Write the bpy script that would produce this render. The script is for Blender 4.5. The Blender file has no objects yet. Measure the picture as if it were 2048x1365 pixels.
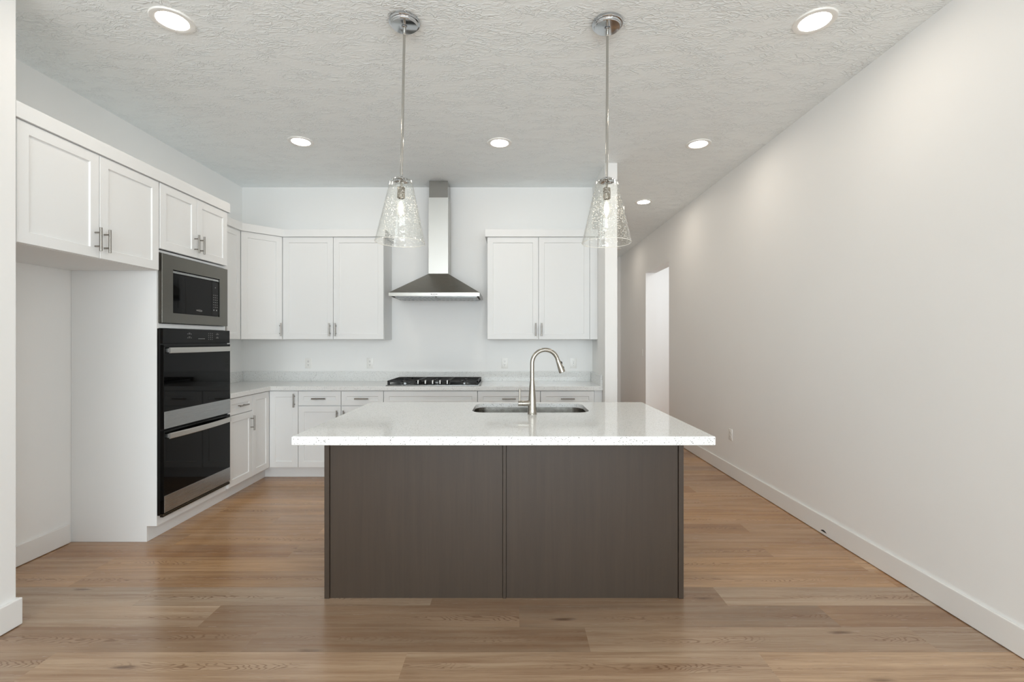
import bpy, bmesh, math, random
from mathutils import Matrix, Vector
R = math.radians
S = bpy.context.scene
COL = S.collection

# ------------------------------------------------------------------ camera
CAM_H = 1.355
cam_d = bpy.data.cameras.new('camera')
cam_d.sensor_width = 36.0
cam_d.lens = 36.0 * 940.0 / 2048.0
cam_d.clip_start = 0.02
cam = bpy.data.objects.new('camera', cam_d)
cam.location = (0, 0, CAM_H)
cam.rotation_euler = (R(90), 0, 0)
COL.objects.link(cam)
S.camera = cam

# ------------------------------------------------------------------ world, lights, exposure
W = bpy.data.worlds.new('daylight')
S.world = W
W.use_nodes = True
W.node_tree.nodes['Background'].inputs[0].default_value = (0.80, 0.88, 1.0, 1)
W.node_tree.nodes['Background'].inputs[1].default_value = 1.0


def area(name, loc, rot, sx, sy, power, col=(1, 1, 1)):
    d = bpy.data.lights.new(name, 'AREA')
    d.shape = 'RECTANGLE'
    d.size, d.size_y = sx, sy
    d.energy = power
    d.color = col
    o = bpy.data.objects.new(name, d)
    o.location = loc
    o.rotation_euler = rot
    COL.objects.link(o)
    return o


area('daylight_through_front_windows', (0.0, -4.75, 1.50), (R(90), 0, 0), 4.3, 2.7, 325, (0.875, 0.95, 1.0))
area('added_side_fill', (2.55, -2.1, 1.5), (R(90), 0, R(90)), 3.0, 2.4, 112, (0.875, 0.95, 1.0))  # added fill from the unseen right side, evens out the frontal light
area('daylight_in_side_room', (3.45, 6.3, 2.6), (R(50), 0, 0), 1.4, 1.2, 22, (0.96, 0.98, 1.0))
hl = area('recessed_light_hidden_in_hall', (1.60, 8.10, 3.03), (0, 0, 0), 0.13, 0.13, 2.4, (1.0, 0.89, 0.76))
hl.data.shape = 'DISK'
S.view_settings.view_transform = 'Standard'
S.view_settings.look = 'None'
S.view_settings.gamma = 1.0
S.view_settings.use_curve_mapping = False
S.view_settings.exposure = 0.17
S.cycles.use_denoising = True
S.cycles.max_bounces = 14
S.cycles.diffuse_bounces = 10
S.cycles.glossy_bounces = 5
S.cycles.transparent_max_bounces = 16
S.cycles.caustics_reflective = False
S.cycles.caustics_refractive = False
S.cycles.sample_clamp_indirect = 6.0


# ------------------------------------------------------------------ materials
def lin(c):
    return tuple((x / 12.92 if x <= 0.04045 else ((x + 0.055) / 1.055) ** 2.4) for x in [v / 255 for v in c]) + (1,)


class NT:
    def __init__(s, name):
        s.m = bpy.data.materials.new(name)
        s.m.use_nodes = True
        s.t = s.m.node_tree
        s.b = s.t.nodes['Principled BSDF']
        s.out = s.t.nodes['Material Output']

    def n(s, kind, **kw):
        nd = s.t.nodes.new(kind)
        for k, v in kw.items():
            setattr(nd, k, v)
        return nd

    def put(s, sock, v):
        if isinstance(v, bpy.types.NodeSocket):
            s.t.links.new(v, sock)
        else:
            sock.default_value = v

    def math(s, op, a, b=0.0, c=0.0, clamp=False):
        nd = s.n('ShaderNodeMath', operation=op, use_clamp=clamp)
        for i, v in enumerate((a, b, c)):
            s.put(nd.inputs[i], v)
        return nd.outputs[0]

    def mix(s, f, a, b, blend='MIX'):
        nd = s.n('ShaderNodeMix', data_type='RGBA', blend_type=blend)
        s.put(nd.inputs[0], f)
        s.put(nd.inputs[6], a)
        s.put(nd.inputs[7], b)
        return nd.outputs[2]

    def rng(s, v, a, b, c=0.0, d=1.0):
        nd = s.n('ShaderNodeMapRange')
        for i, x in enumerate((v, a, b, c, d)):
            s.put(nd.inputs[i], x)
        return nd.outputs[0]

    def coord(s, scale=(1, 1, 1), loc=(0, 0, 0)):
        tc = s.n('ShaderNodeTexCoord')
        mp = s.n('ShaderNodeMapping')
        mp.inputs['Scale'].default_value = scale
        mp.inputs['Location'].default_value = loc
        s.t.links.new(tc.outputs['Object'], mp.inputs['Vector'])
        return mp.outputs['Vector']

    def noise(s, vec, scale=5.0, detail=2.0, rough=0.5, dist=0.0):
        nd = s.n('ShaderNodeTexNoise')
        if vec is not None:
            s.t.links.new(vec, nd.inputs['Vector'])
        nd.inputs['Scale'].default_value = scale
        nd.inputs['Detail'].default_value = detail
        nd.inputs['Roughness'].default_value = rough
        nd.inputs['Distortion'].default_value = dist
        return nd.outputs[0]

    def bump(s, h, strength, dist):
        nd = s.n('ShaderNodeBump')
        nd.inputs['Strength'].default_value = strength
        nd.inputs['Distance'].default_value = dist
        s.t.links.new(h, nd.inputs['Height'])
        s.t.links.new(nd.outputs[0], s.b.inputs['Normal'])

    def set(s, **kw):
        for k, v in kw.items():
            s.put(s.b.inputs[k], v)
        return s


def paint(name, rgb, rough=0.5, spec=0.5, orange=0.06, var=0.015):
    t = NT(name)
    v = t.coord()
    n1 = t.noise(v, 1.7, 2)
    c = lin(rgb)
    c2 = tuple(x * (1 - var * 2) for x in c[:3]) + (1,)
    t.set(**{'Base Color': t.mix(n1, c2, c), 'Roughness': rough, 'Specular IOR Level': spec})
    if orange:
        t.bump(t.noise(v, 160, 3, 0.6), orange, 0.002)
    return t.m


def flat(name, rgb, rough=0.4, metal=0.0, spec=0.5, coat=0.0):
    t = NT(name)
    v = t.coord()
    n = t.noise(v, 40, 2)
    c = lin(rgb)
    t.set(**{'Base Color': t.mix(n, tuple(x * 0.96 for x in c[:3]) + (1,), c), 'Roughness': rough, 'Metallic': metal,
             'Specular IOR Level': spec, 'Coat Weight': coat})
    return t.m


def brushed(name, rgb, rough, scale, amp=0.03):
    t = NT(name)
    n = t.noise(t.coord(scale), 1.0, 2, 0.5)
    c = lin(rgb)
    t.set(**{'Base Color': t.mix(n, tuple(x * 0.975 for x in c[:3]) + (1,), c), 'Metallic': 1.0,
             'Roughness': t.rng(n, 0.2, 0.8, rough - amp, rough + amp)})
    return t.m


def quartz(name):
    t = NT(name)
    vec = t.coord()
    vo = t.n('ShaderNodeTexVoronoi')
    vo.inputs['Scale'].default_value = 190
    t.t.links.new(vec, vo.inputs['Vector'])
    sp = t.n('ShaderNodeSeparateColor')
    t.t.links.new(vo.outputs['Color'], sp.inputs[0])
    size = t.rng(sp.outputs[1], 0, 1, 0.14, 0.42)
    inside = t.math('LESS_THAN', vo.outputs['Distance'], size)
    clus = t.noise(vec, 14, 3, 0.6)
    thr = t.rng(clus, 0.35, 0.7, 0.82, 0.48)
    dark = t.math('MULTIPLY', inside, t.math('GREATER_THAN', sp.outputs[0], thr))
    vo2 = t.n('ShaderNodeTexVoronoi')
    vo2.inputs['Scale'].default_value = 420
    t.t.links.new(vec, vo2.inputs['Vector'])
    sp2 = t.n('ShaderNodeSeparateColor')
    t.t.links.new(vo2.outputs['Color'], sp2.inputs[0])
    fine = t.math('MULTIPLY', t.math('GREATER_THAN', sp2.outputs[0], 0.80), 0.5)
    tone = t.mix(sp.outputs[2], lin((88, 86, 86)), lin((178, 175, 170)))
    base = t.mix(fine, lin((226, 227, 226)), lin((198, 197, 194)))
    t.set(**{'Base Color': t.mix(dark, base, tone), 'Roughness': 0.07, 'Specular IOR Level': 0.27})
    return t.m


def stained_wood(name):
    t = NT(name)
    v = t.coord((38, 38, 1.6))
    g = t.noise(v, 1.0, 5, 0.62, 0.4)
    g2 = t.noise(t.coord((170, 170, 5)), 1.0, 3, 0.6)
    blot = t.noise(t.coord((3, 3, 1.2)), 1.0, 2)
    c = t.mix(g, lin((48, 39, 31)), lin((68, 56, 45)))
    c = t.mix(t.math('MULTIPLY', t.rng(g2, 0.55, 0.75), 0.35), c, lin((44, 35, 28)))
    c = t.mix(t.math('MULTIPLY', blot, 0.3), c, lin((66, 54, 45)))
    t.set(**{'Base Color': c, 'Roughness': 0.42, 'Specular IOR Level': 0.4})
    t.bump(g2, 0.06, 0.001)
    return t.m


def floor_wood(name):
    t = NT(name)
    a_tone = t.n('ShaderNodeAttribute', attribute_name='tone').outputs['Fac']
    a_off = t.n('ShaderNodeAttribute', attribute_name='shift').outputs['Fac']
    a_cy = t.n('ShaderNodeAttribute', attribute_name='mid').outputs['Fac']
    a_w = t.n('ShaderNodeAttribute', attribute_name='warm').outputs['Fac']
    tc = t.n('ShaderNodeTexCoord')
    sx = t.n('ShaderNodeSeparateXYZ')
    t.t.links.new(tc.outputs['Object'], sx.inputs[0])
    x, y = sx.outputs[0], sx.outputs[1]
    u = t.math('ADD', x, a_off)
    v = t.math('SUBTRACT', y, a_cy)

    def vec(su, sv, sw=0.0):
        cb = t.n('ShaderNodeCombineXYZ')
        t.put(cb.inputs[0], t.math('MULTIPLY', u, su))
        t.put(cb.inputs[1], t.math('MULTIPLY', v, sv))
        t.put(cb.inputs[2], t.math('MULTIPLY', a_off, 0.731))
        return cb.outputs[0]
    streak = t.noise(vec(1.3, 30), 1.0, 5, 0.6, 0.3)
    fine = t.noise(vec(7, 230), 1.0, 3, 0.6)
    broad = t.noise(vec(0.9, 5), 1.0, 2)
    # cathedral figure: nested arches along the plank
    wob = t.noise(vec(2.2, 9), 1.0, 3, 0.55)
    vc = t.math('ADD', v, t.math('MULTIPLY', t.math('SUBTRACT', broad, 0.5), 0.10))
    f = t.math('ADD', t.math('MULTIPLY', u, 26.0), t.math('MULTIPLY', t.math('MULTIPLY', vc, vc), 5200.0))
    f = t.math('ADD', f, t.math('MULTIPLY', wob, 26.0))
    s = t.math('SINE', t.math('MULTIPLY', f, 4.2))
    arch = t.rng(s, 0.2, 1.0, 0.0, 1.0)
    near = t.rng(t.math('ABSOLUTE', vc), 0.012, 0.042, 1.0, 0.0)
    where = t.rng(t.noise(vec(1.1, 2), 1.0, 1), 0.46, 0.56, 0.0, 1.0)
    arch = t.math('MULTIPLY', arch, t.math('MULTIPLY', near, where))
    # knots
    vo = t.n('ShaderNodeTexVoronoi')
    vo.inputs['Scale'].default_value = 1.0
    t.t.links.new(vec(2.0, 9.0), vo.inputs['Vector'])
    sp = t.n('ShaderNodeSeparateColor')
    t.t.links.new(vo.outputs['Color'], sp.inputs[0])
    dk = t.math('ADD', vo.outputs['Distance'], t.math('MULTIPLY', t.math('SUBTRACT', t.noise(vec(12, 50), 1.0, 2), 0.5), 0.14))
    knot = t.math('MULTIPLY', t.rng(dk, 0.03, 0.15, 1.0, 0.0), t.math('GREATER_THAN', sp.outputs[0], 0.66))
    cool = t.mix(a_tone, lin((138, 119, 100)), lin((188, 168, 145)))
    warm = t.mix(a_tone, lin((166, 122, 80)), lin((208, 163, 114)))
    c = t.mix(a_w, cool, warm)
    c = t.mix(t.rng(streak, 0.35, 0.70, 0.0, 0.68), c, lin((126, 90, 62)))
    c = t.mix(t.rng(broad, 0.5, 0.75, 0.0, 0.35), c, lin((206, 176, 146)))
    c = t.mix(t.rng(fine, 0.50, 0.72, 0.0, 0.36), c, lin((112, 80, 56)))
    c = t.mix(t.math('MULTIPLY', arch, 0.6), c, lin((108, 76, 52)))
    c = t.mix(t.math('MULTIPLY', knot, 0.75), c, lin((84, 56, 38)))
    seam = t.rng(t.math('ABSOLUTE', v), 0.0886, 0.0898, 0.0, 0.45)
    c = t.mix(seam, c, lin((84, 62, 46)))
    t.set(**{'Base Color': c, 'Roughness': t.rng(fine, 0.3, 0.7, 0.20, 0.28), 'Specular IOR Level': 0.8})
    t.bump(t.math('ADD', fine, t.math('MULTIPLY', seam, -2.0)), 0.05, 0.001)
    return t.m


def ceiling_tex(name):
    t = NT(name)
    v = t.coord((1.0, 2.1, 1))
    wv = t.n('ShaderNodeVectorMath', operation='ADD')
    nz = t.n('ShaderNodeTexNoise')
    nz.inputs['Scale'].default_value = 6.0
    t.t.links.new(v, nz.inputs['Vector'])
    sc = t.n('ShaderNodeVectorMath', operation='SCALE')
    sc.inputs['Scale'].default_value = 0.12
    t.t.links.new(nz.outputs['Color'], sc.inputs[0])
    t.t.links.new(v, wv.inputs[0])
    t.t.links.new(sc.outputs[0], wv.inputs[1])
    n1 = t.noise(wv.outputs[0], 10.0, 3, 0.55, 0.3)
    ridge = t.math('SUBTRACT', 1.0, t.math('MULTIPLY', t.math('ABSOLUTE', t.math('SUBTRACT', n1, 0.5)), 20.0), clamp=True)
    n2 = t.noise(wv.outputs[0], 17.0, 2, 0.5, 0.2)
    ridge2 = t.math('SUBTRACT', 1.0, t.math('MULTIPLY', t.math('ABSOLUTE', t.math('SUBTRACT', n2, 0.52)), 16.0), clamp=True)
    mask = t.rng(t.noise(v, 5.0, 2), 0.38, 0.58, 0.15, 1.0)
    h = t.math('MULTIPLY', t.math('MAXIMUM', ridge, t.math('MULTIPLY', ridge2, 0.7)), mask)
    t.set(**{'Base Color': lin((240, 244, 245)), 'Roughness': 0.6, 'Specular IOR Level': 0.3})
    t.bump(h, 0.72, 0.0056)
    return t.m


def thin_glass(name, seeds=0.0, tint=(0.985, 0.99, 0.985), bumpy=0.0):
    t = NT(name)
    t.t.nodes.remove(t.b)
    tr = t.n('ShaderNodeBsdfTransparent')
    tr.inputs[0].default_value = tint + (1,)
    gl = t.n('ShaderNodeBsdfGlossy')
    gl.inputs['Roughness'].default_value = 0.03
    ge = t.n('ShaderNodeNewGeometry')
    dt = t.n('ShaderNodeVectorMath', operation='DOT_PRODUCT')
    t.t.links.new(ge.outputs['Normal'], dt.inputs[0])
    t.t.links.new(ge.outputs['Incoming'], dt.inputs[1])
    gr = t.math('SUBTRACT', 1.0, t.math('ABSOLUTE', dt.outputs['Value']), clamp=True)
    fr = t.math('ADD', 0.035, t.math('MULTIPLY', t.math('POWER', gr, 5.0), 0.9), clamp=True)
    v = t.coord()
    if bumpy:
        bp = t.n('ShaderNodeBump')
        bp.inputs['Strength'].default_value = bumpy
        bp.inputs['Distance'].default_value = 0.01
        t.t.links.new(t.noise(v, 18, 2), bp.inputs['Height'])
        t.t.links.new(bp.outputs[0], gl.inputs['Normal'])
    ms = t.n('ShaderNodeMixShader')
    t.t.links.new(fr, ms.inputs[0])
    t.t.links.new(tr.outputs[0], ms.inputs[1])
    t.t.links.new(gl.outputs[0], ms.inputs[2])
    last = ms.outputs[0]
    if seeds:
        vo = t.n('ShaderNodeTexVoronoi')
        vo.inputs['Scale'].default_value = 150
        t.t.links.new(v, vo.inputs['Vector'])
        sp = t.n('ShaderNodeSeparateColor')
        t.t.links.new(vo.outputs['Color'], sp.inputs[0])
        ring = t.math('MULTIPLY', t.math('LESS_THAN', vo.outputs['Distance'], t.rng(sp.outputs[1], 0, 1, 0.12, 0.34)),
                      t.math('GREATER_THAN', sp.outputs[0], 0.45))
        df = t.n('ShaderNodeBsdfDiffuse')
        df.inputs[0].default_value = (0.85, 0.83, 0.80, 1)
        m2 = t.n('ShaderNodeMixShader')
        t.t.links.new(t.math('MULTIPLY', ring, seeds), m2.inputs[0])
        t.t.links.new(last, m2.inputs[1])
        t.t.links.new(df.outputs[0], m2.inputs[2])
        last = m2.outputs[0]
    t.t.links.new(last, t.out.inputs[0])
    return t.m


def glow(name, rgb, strength):
    t = NT(name)
    t.set(**{'Base Color': (0.8, 0.8, 0.8, 1), 'Emission Color': tuple(rgb) + (1,), 'Emission Strength': strength})
    return t.m


M = dict(
    wall=paint('warm_white_wall_paint', (238, 238, 237), 0.55, 0.3),
    ceil=ceiling_tex('textured_ceiling_paint'),
    trim=paint('white_trim_enamel', (232, 231, 229), 0.35, 0.5, 0.0),
    cab=paint('white_cabinet_lacquer', (229, 230, 230), 0.5, 0.3, 0.0, 0.006),
    floor=floor_wood('oak_plank_floor'),
    quartz=quartz('white_speckled_quartz'),
    wood=stained_wood('dark_taupe_stained_wood'),
    steel=brushed('brushed_stainless', (168, 170, 170), 0.28, (6, 6, 1400)),
    steel_v=brushed('stainless_sheet', (172, 170, 165), 0.2, (1200, 1200, 6), 0.05),
    sinkm=brushed('sink_stainless', (168, 166, 161), 0.2, (30, 30, 30), 0.05),
    steel_soft=brushed('satin_stainless_duct', (200, 199, 195), 0.42, (1200, 1200, 6)),
    rodm=flat('pendant_rod_nickel', (188, 186, 181), 0.14, 1.0),
    slate=brushed('dark_stainless', (118, 116, 110), 0.3, (6, 6, 1400)),
    hoodm=brushed('hood_canopy_stainless', (150, 146, 139), 0.26, (6, 1400, 6)),
    nickel=brushed('brushed_nickel', (166, 161, 152), 0.24, (120, 120, 120), 0.03),
    pull=brushed('dark_nickel_pull', (150, 146, 140), 0.3, (150, 150, 150), 0.04),
    chrome=flat('polished_chrome', (200, 203, 206), 0.1, 1.0),
    black=flat('black_enamel', (8, 8, 8), 0.3, 0.0, 0.3),
    blackglass=flat('black_oven_glass', (5, 5, 5), 0.04, 0.0, 0.16),
    panelglass=flat('black_control_glass', (8, 8, 8), 0.1, 0.0, 0.2),
    iron=flat('cast_iron', (24, 23, 22), 0.55),
    grey=flat('grey_print', (150, 150, 148), 0.5),
    white=flat('white_plastic', (236, 235, 232), 0.3),
    slot=flat('dark_slot', (40, 38, 36), 0.7),
    shade=thin_glass('seeded_glass', 0.8, (0.985, 0.988, 0.98), 0.25),
    rim=flat('glass_rim_highlight', (236, 234, 226), 0.15),  # opaque white: the highlight on the clear glass edge put into colour
    bulbglass=thin_glass('clear_bulb_glass', 0.0, (0.99, 0.985, 0.97)),
    pane=thin_glass('window_pane'),
    lens=glow('downlight_lens', (1.0, 0.89, 0.76), 60.0),
    filament=glow('lit_filament', (1.0, 0.86, 0.68), 60.0),
    hoodlamp=flat('hood_lamp_glass', (235, 235, 228), 0.15),
)


# ------------------------------------------------------------------ mesh helpers
class MB:
    """collects shapes and links them as ONE mesh object"""

    def __init__(s):
        s.bm = bmesh.new()

    def _take(s, tmp, mat=None):
        if mat is not None:
            bmesh.ops.transform(tmp, matrix=mat, verts=tmp.verts)
        mp = {v: s.bm.verts.new(v.co) for v in tmp.verts}
        for f in tmp.faces:
            try:
                s.bm.faces.new([mp[v] for v in f.verts])
            except ValueError:
                pass
        tmp.free()
        return s

    def box(s, x0, x1, y0, y1, z0, z1, b=0.0, seg=1, mat=None):
        t = bmesh.new()
        bmesh.ops.create_cube(t, size=1.0)
        for v in t.verts:
            v.co = Vector(((x0 + x1) / 2 + v.co.x * (x1 - x0), (y0 + y1) / 2 + v.co.y * (y1 - y0), (z0 + z1) / 2 + v.co.z * (z1 - z0)))
        if b > 0:
            bmesh.ops.bevel(t, geom=list(t.edges), offset=b, segments=seg, affect='EDGES', profile=0.5)
        return s._take(t, mat)

    def quad(s, *pts):
        s.bm.faces.new([s.bm.verts.new(p) for p in pts])
        return s

    def rings(s, rings, cap0=True, cap1=True, close=True):
        vs = [[s.bm.verts.new(p) for p in r] for r in rings]
        n = len(vs[0])
        for a, b in zip(vs, vs[1:]):
            for i in range(n if close else n - 1):
                s.bm.faces.new([a[i], a[(i + 1) % n], b[(i + 1) % n], b[i]])
        if cap0:
            s.bm.faces.new(list(reversed(vs[0])))
        if cap1:
            s.bm.faces.new(vs[-1])
        return s

    def lathe(s, prof, seg=32, mat=None, cap0=False, cap1=False):
        t = MB()
        rs = []
        for r, z in prof:
            r = max(r, 1e-5)
            rs.append([(r * math.cos(2 * math.pi * k / seg), r * math.sin(2 * math.pi * k / seg), z) for k in range(seg)])
        t.rings(rs, cap0, cap1)
        return s._take(t.bm, mat)

    def tube(s, path, r, seg=12):
        path = [Vector(p) for p in path]
        n = len(path)
        rr = r if isinstance(r, (list, tuple)) else [r] * n
        rs, up = [], None
        for i, p in enumerate(path):
            d = (path[min(i + 1, n - 1)] - path[max(i - 1, 0)]).normalized()
            if up is None:
                up = Vector((0, 0, 1)) if abs(d.z) < 0.9 else Vector((1, 0, 0))
            a = d.cross(up)
            if a.length < 1e-6:
                a = d.orthogonal()
            a.normalize()
            b = a.cross(d).normalized()
            up = b
            rs.append([p + (a * math.cos(2 * math.pi * k / seg) + b * math.sin(2 * math.pi * k / seg)) * rr[i] for k in range(seg)])
        return s.rings(rs)

    def prism(s, poly, z0, z1, ch=0.0):
        """extrude a plan polygon (counter-clockwise) upward"""
        s.rings([[(x, y, z0) for x, y in poly], [(x, y, z1) for x, y in poly]])
        return s

    def build(s, name, mat, parent=None, loc=None, rot=None, smooth=True):
        bmesh.ops.remove_doubles(s.bm, verts=s.bm.verts, dist=1e-6)
        bmesh.ops.recalc_face_normals(s.bm, faces=s.bm.faces)
        me = bpy.data.meshes.new(name)
        s.bm.to_mesh(me)
        s.bm.free()
        me.materials.append(mat)
        if smooth:
            me.polygons.foreach_set('use_smooth', [True] * len(me.polygons))
            me.set_sharp_from_angle(angle=R(32))
        o = bpy.data.objects.new(name, me)
        COL.objects.link(o)
        if parent is not None:
            o.parent = parent
        if loc is not None:
            o.location = loc
        if rot is not None:
            o.rotation_euler = rot
        return o


def tag(o, label, cat, group=None, kind=None):
    if label:
        o['label'] = label
    if cat:
        o['category'] = cat
    if group:
        o['group'] = group
    if kind:
        o['kind'] = kind
    return o


def thing(name, loc, label, cat, rz=0.0, group=None):
    o = bpy.data.objects.new(name, None)
    o.empty_display_size = 0.05
    o.location = loc
    o.rotation_euler = (0, 0, rz)
    COL.objects.link(o)
    return tag(o, label, cat, group)


def struct(name, mb, mat, label, cat, parent=None):
    o = mb.build(name, mat, parent, smooth=False)
    return tag(o, label, cat, None, 'structure')


def copy_tree(o, parent=None):
    c = o.copy()
    COL.objects.link(c)
    if parent is not None:
        c.parent = parent
    for ch in list(o.children):
        copy_tree(ch, c)
    return c


def panel_front(mb, x0, x1, z0, z1, y=0.0, t=0.020, fw=0.056, rec=0.008, b=0.0018, sl=0.004):
    """recessed-panel cabinet front, face at y, thickness t towards +y"""
    def ring(i, yy):
        return [(x0 + i, yy, z0 + i), (x1 - i, yy, z0 + i), (x1 - i, yy, z1 - i), (x0 + i, yy, z1 - i)]
    mb.rings([ring(0, y + t), ring(0, y + b), ring(b, y), ring(fw, y), ring(fw + sl, y + rec)])
    return mb


def bar_pull(x, z, vertical=True, L=0.134, out=0.034, y=0.0, cc=0.078, r=0.0068):
    """bar handle standing out of the front at y"""
    mb = MB()
    if vertical:
        mb.tube([(x, y - out, z - L / 2), (x, y - out, z + L / 2)], r)
        for q in (-cc / 2, cc / 2):
            mb.tube([(x, y, z + q), (x, y - out, z + q)], 0.0045, 10)
    else:
        mb.tube([(x - L / 2, y - out, z), (x + L / 2, y - out, z)], r)
        for q in (-cc / 2, cc / 2):
            mb.tube([(x + q, y, z), (x + q, y - out, z)], 0.0045, 10)
    return mb


def door(root, x0, x1, z0, z1, pull=None, name='door', y=0.0, fw=0.056, pull_vertical=True):
    d = panel_front(MB(), x0, x1, z0, z1, y, fw=fw).build(name, M['cab'], root)
    if pull:
        bar_pull(pull[0], pull[1], pull_vertical, y=y).build('handle', M['pull'], d)
    return d


# ------------------------------------------------------------------ room constants
ZC = 3.048                     # ceiling
XL, XR, YB = -2.971, 2.185, 5.175
XF, YF = -2.372, 4.593         # faces of base cabinet fronts (left run, back run)
XS = 0.885                     # stub wall at the right of the kitchen
YN = -4.5                      # window wall behind the camera
YE = 9.46                      # end of the hall

# ------------------------------------------------------------------ setting: floor of planks
random.seed(11)
fm = bmesh.new()
tone, shift, mid, warm = [], [], [], []
PW, PL = 0.1795, 1.525
known = {-1: (1.07, {}), 0: (0.343, {}), 1: (0.035, {}), 2: (-0.42, {}), 3: (0.60, {}), 4: (-0.95, {})}
y0 = 2.046                      # seam between the rows nearest the camera
row = int(math.floor((YN - y0) / PW))
last_off = 0.0
while y0 + row * PW < 9.7:
    ya, yb = y0 + row * PW, y0 + (row + 1) * PW
    if row in known:
        off = known[row][0]
    else:
        off = last_off + random.choice((-1, 1)) * random.uniform(0.32, 0.70)
    last_off = off
    k = math.floor((-3.2 - off) / PL)
    while off + k * PL < 4.8:
        xa, xb = max(off + k * PL, -3.1), min(off + (k + 1) * PL, 4.75)
        if xb - xa > 0.001 and not (ya > 9.6):
            f = fm.faces.new([fm.verts.new(p) for p in ((xa, ya, 0), (xb, ya, 0), (xb, min(yb, 9.7), 0), (xa, min(yb, 9.7), 0))])
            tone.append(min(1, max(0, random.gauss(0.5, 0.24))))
            warm.append(min(1.0, max(0.0, random.gauss(0.18 if ya < 2.5 else 0.80, 0.16))))  # random warmth, plus the near-to-far change of light put into plank colour
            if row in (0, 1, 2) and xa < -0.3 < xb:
                tone[-1], warm[-1] = 0.10, 0.18  # darker grey planks, with the island's dark reflection also put into their colour
            shift.append(random.uniform(0, 60))
            mid.append((ya + yb) / 2)
        k += 1
    row += 1
me = bpy.data.meshes.new('floor')
fm.to_mesh(me)
fm.free()
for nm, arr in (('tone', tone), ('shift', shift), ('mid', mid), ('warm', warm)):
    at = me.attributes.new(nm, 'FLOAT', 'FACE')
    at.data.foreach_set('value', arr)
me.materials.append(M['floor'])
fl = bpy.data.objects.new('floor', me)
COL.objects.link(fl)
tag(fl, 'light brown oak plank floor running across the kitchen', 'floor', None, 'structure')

struct('ceiling', MB().box(-3.1, 4.75, YN - 0.1, 9.7, ZC, ZC + 0.12), M['ceil'], 'white hand-textured ceiling with recessed lights', 'ceiling')
struct('wall_back', MB().box(XL - 0.12, XS, YB, YB + 0.12, 0, ZC), M['wall'], 'white back wall behind the range hood and cooktop', 'wall')
struct('wall_left', MB().box(XL - 0.12, XL, 2.235, YB + 0.12, 0, ZC), M['wall'], 'white left wall behind the oven and refrigerator alcove', 'wall')
struct('wall_near', MB().box(XL - 0.12, -2.360, YN, 2.235, 0, ZC), M['wall'], 'white wall end at the left edge of the photo', 'wall')
struct('wall_stub', MB().box(XS, 1.001, 4.47, YE, 0, ZC), M['wall'], 'narrow white wall end right of the kitchen counter', 'wall')
OY0, OY1, OZ = 6.54, 7.68, 2.467
wr = MB()
wr.box(XR, XR + 0.165, YN, -3.6, 0, ZC)
wr.box(XR, XR + 0.165, -0.6, OY0, 0, ZC)
wr.box(XR, XR + 0.165, -3.6, -0.6, 2.75, ZC)
wr.box(XR, XR + 0.165, -3.6, -0.6, 0, 0.25)
wr.box(XR, XR + 0.165, OY1, YE, 0, ZC)
wr.box(XR, XR + 0.165, OY0, OY1, OZ, ZC)
struct('wall_right', wr, M['wall'], 'long white right wall running into the hall with a tall opening', 'wall')
struct('wall_hall_end', MB().box(1.001, XR, YE, YE + 0.12, 0, ZC), M['wall'], 'far end wall of the hall', 'wall')
sr = MB()
sr.box(4.5, 4.62, 5.6, 8.35, 0, ZC)
sr.box(XR + 0.165, 4.62, 8.25, 8.37, 0, ZC)
sr.box(XR + 0.165, 4.62, 5.48, 5.6, 0, ZC)
struct('wall_side_room', sr, M['wall'], 'bright white walls of the room beyond the hall opening', 'wall')
wf = MB()
wf.box(XL - 0.12, -2.15, YN - 0.12, YN, 0, ZC)
wf.box(2.15, 4.62, YN - 0.12, YN, 0, ZC)
wf.box(-2.15, 2.15, YN - 0.12, YN, 2.75, ZC)
wf.box(-2.15, 2.15, YN - 0.12, YN, 0, 0.25)
struct('wall_front', wf, M['wall'], 'window wall behind the camera', 'wall')
wn = MB()
for xx in (-2.15, -0.745, 0.685, 2.09):
    wn.box(xx, xx + 0.06, YN - 0.10, YN - 0.03, 0.25, 2.75)
wn.box(-2.15, 2.15, YN - 0.10, YN - 0.03, 0.25, 0.31)
wn.box(-2.15, 2.15, YN - 0.10, YN - 0.03, 2.69, 2.75)
w1 = struct('window_1', wn, M['trim'], 'wide white three-part window behind the camera', 'window')
MB().box(-2.10, 2.10, YN - 0.068, YN - 0.062, 0.30, 2.70).build('pane', M['pane'], w1)


wn = MB()
for yy in (-3.6, -2.13, -0.66):
    wn.box(XR + 0.03, XR + 0.10, yy, yy + 0.06, 0.25, 2.75)
wn.box(XR + 0.03, XR + 0.10, -3.6, -0.6, 0.25, 0.31)
wn.box(XR + 0.03, XR + 0.10, -3.6, -0.6, 2.69, 2.75)
w2 = struct('added_side_window', wn, M['trim'], 'added white two-part window in the unseen right wall behind the camera', 'window')  # added opening for the side fill, out of view
MB().box(XR + 0.062, XR + 0.068, -3.55, -0.65, 0.30, 2.70).build('pane', M['pane'], w2)


def baseboard(mb, x0, x1, y0, y1):
    mb.box(x0, x1, y0, y1, 0.003, 0.130, 0.004, 2)
    return mb


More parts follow.
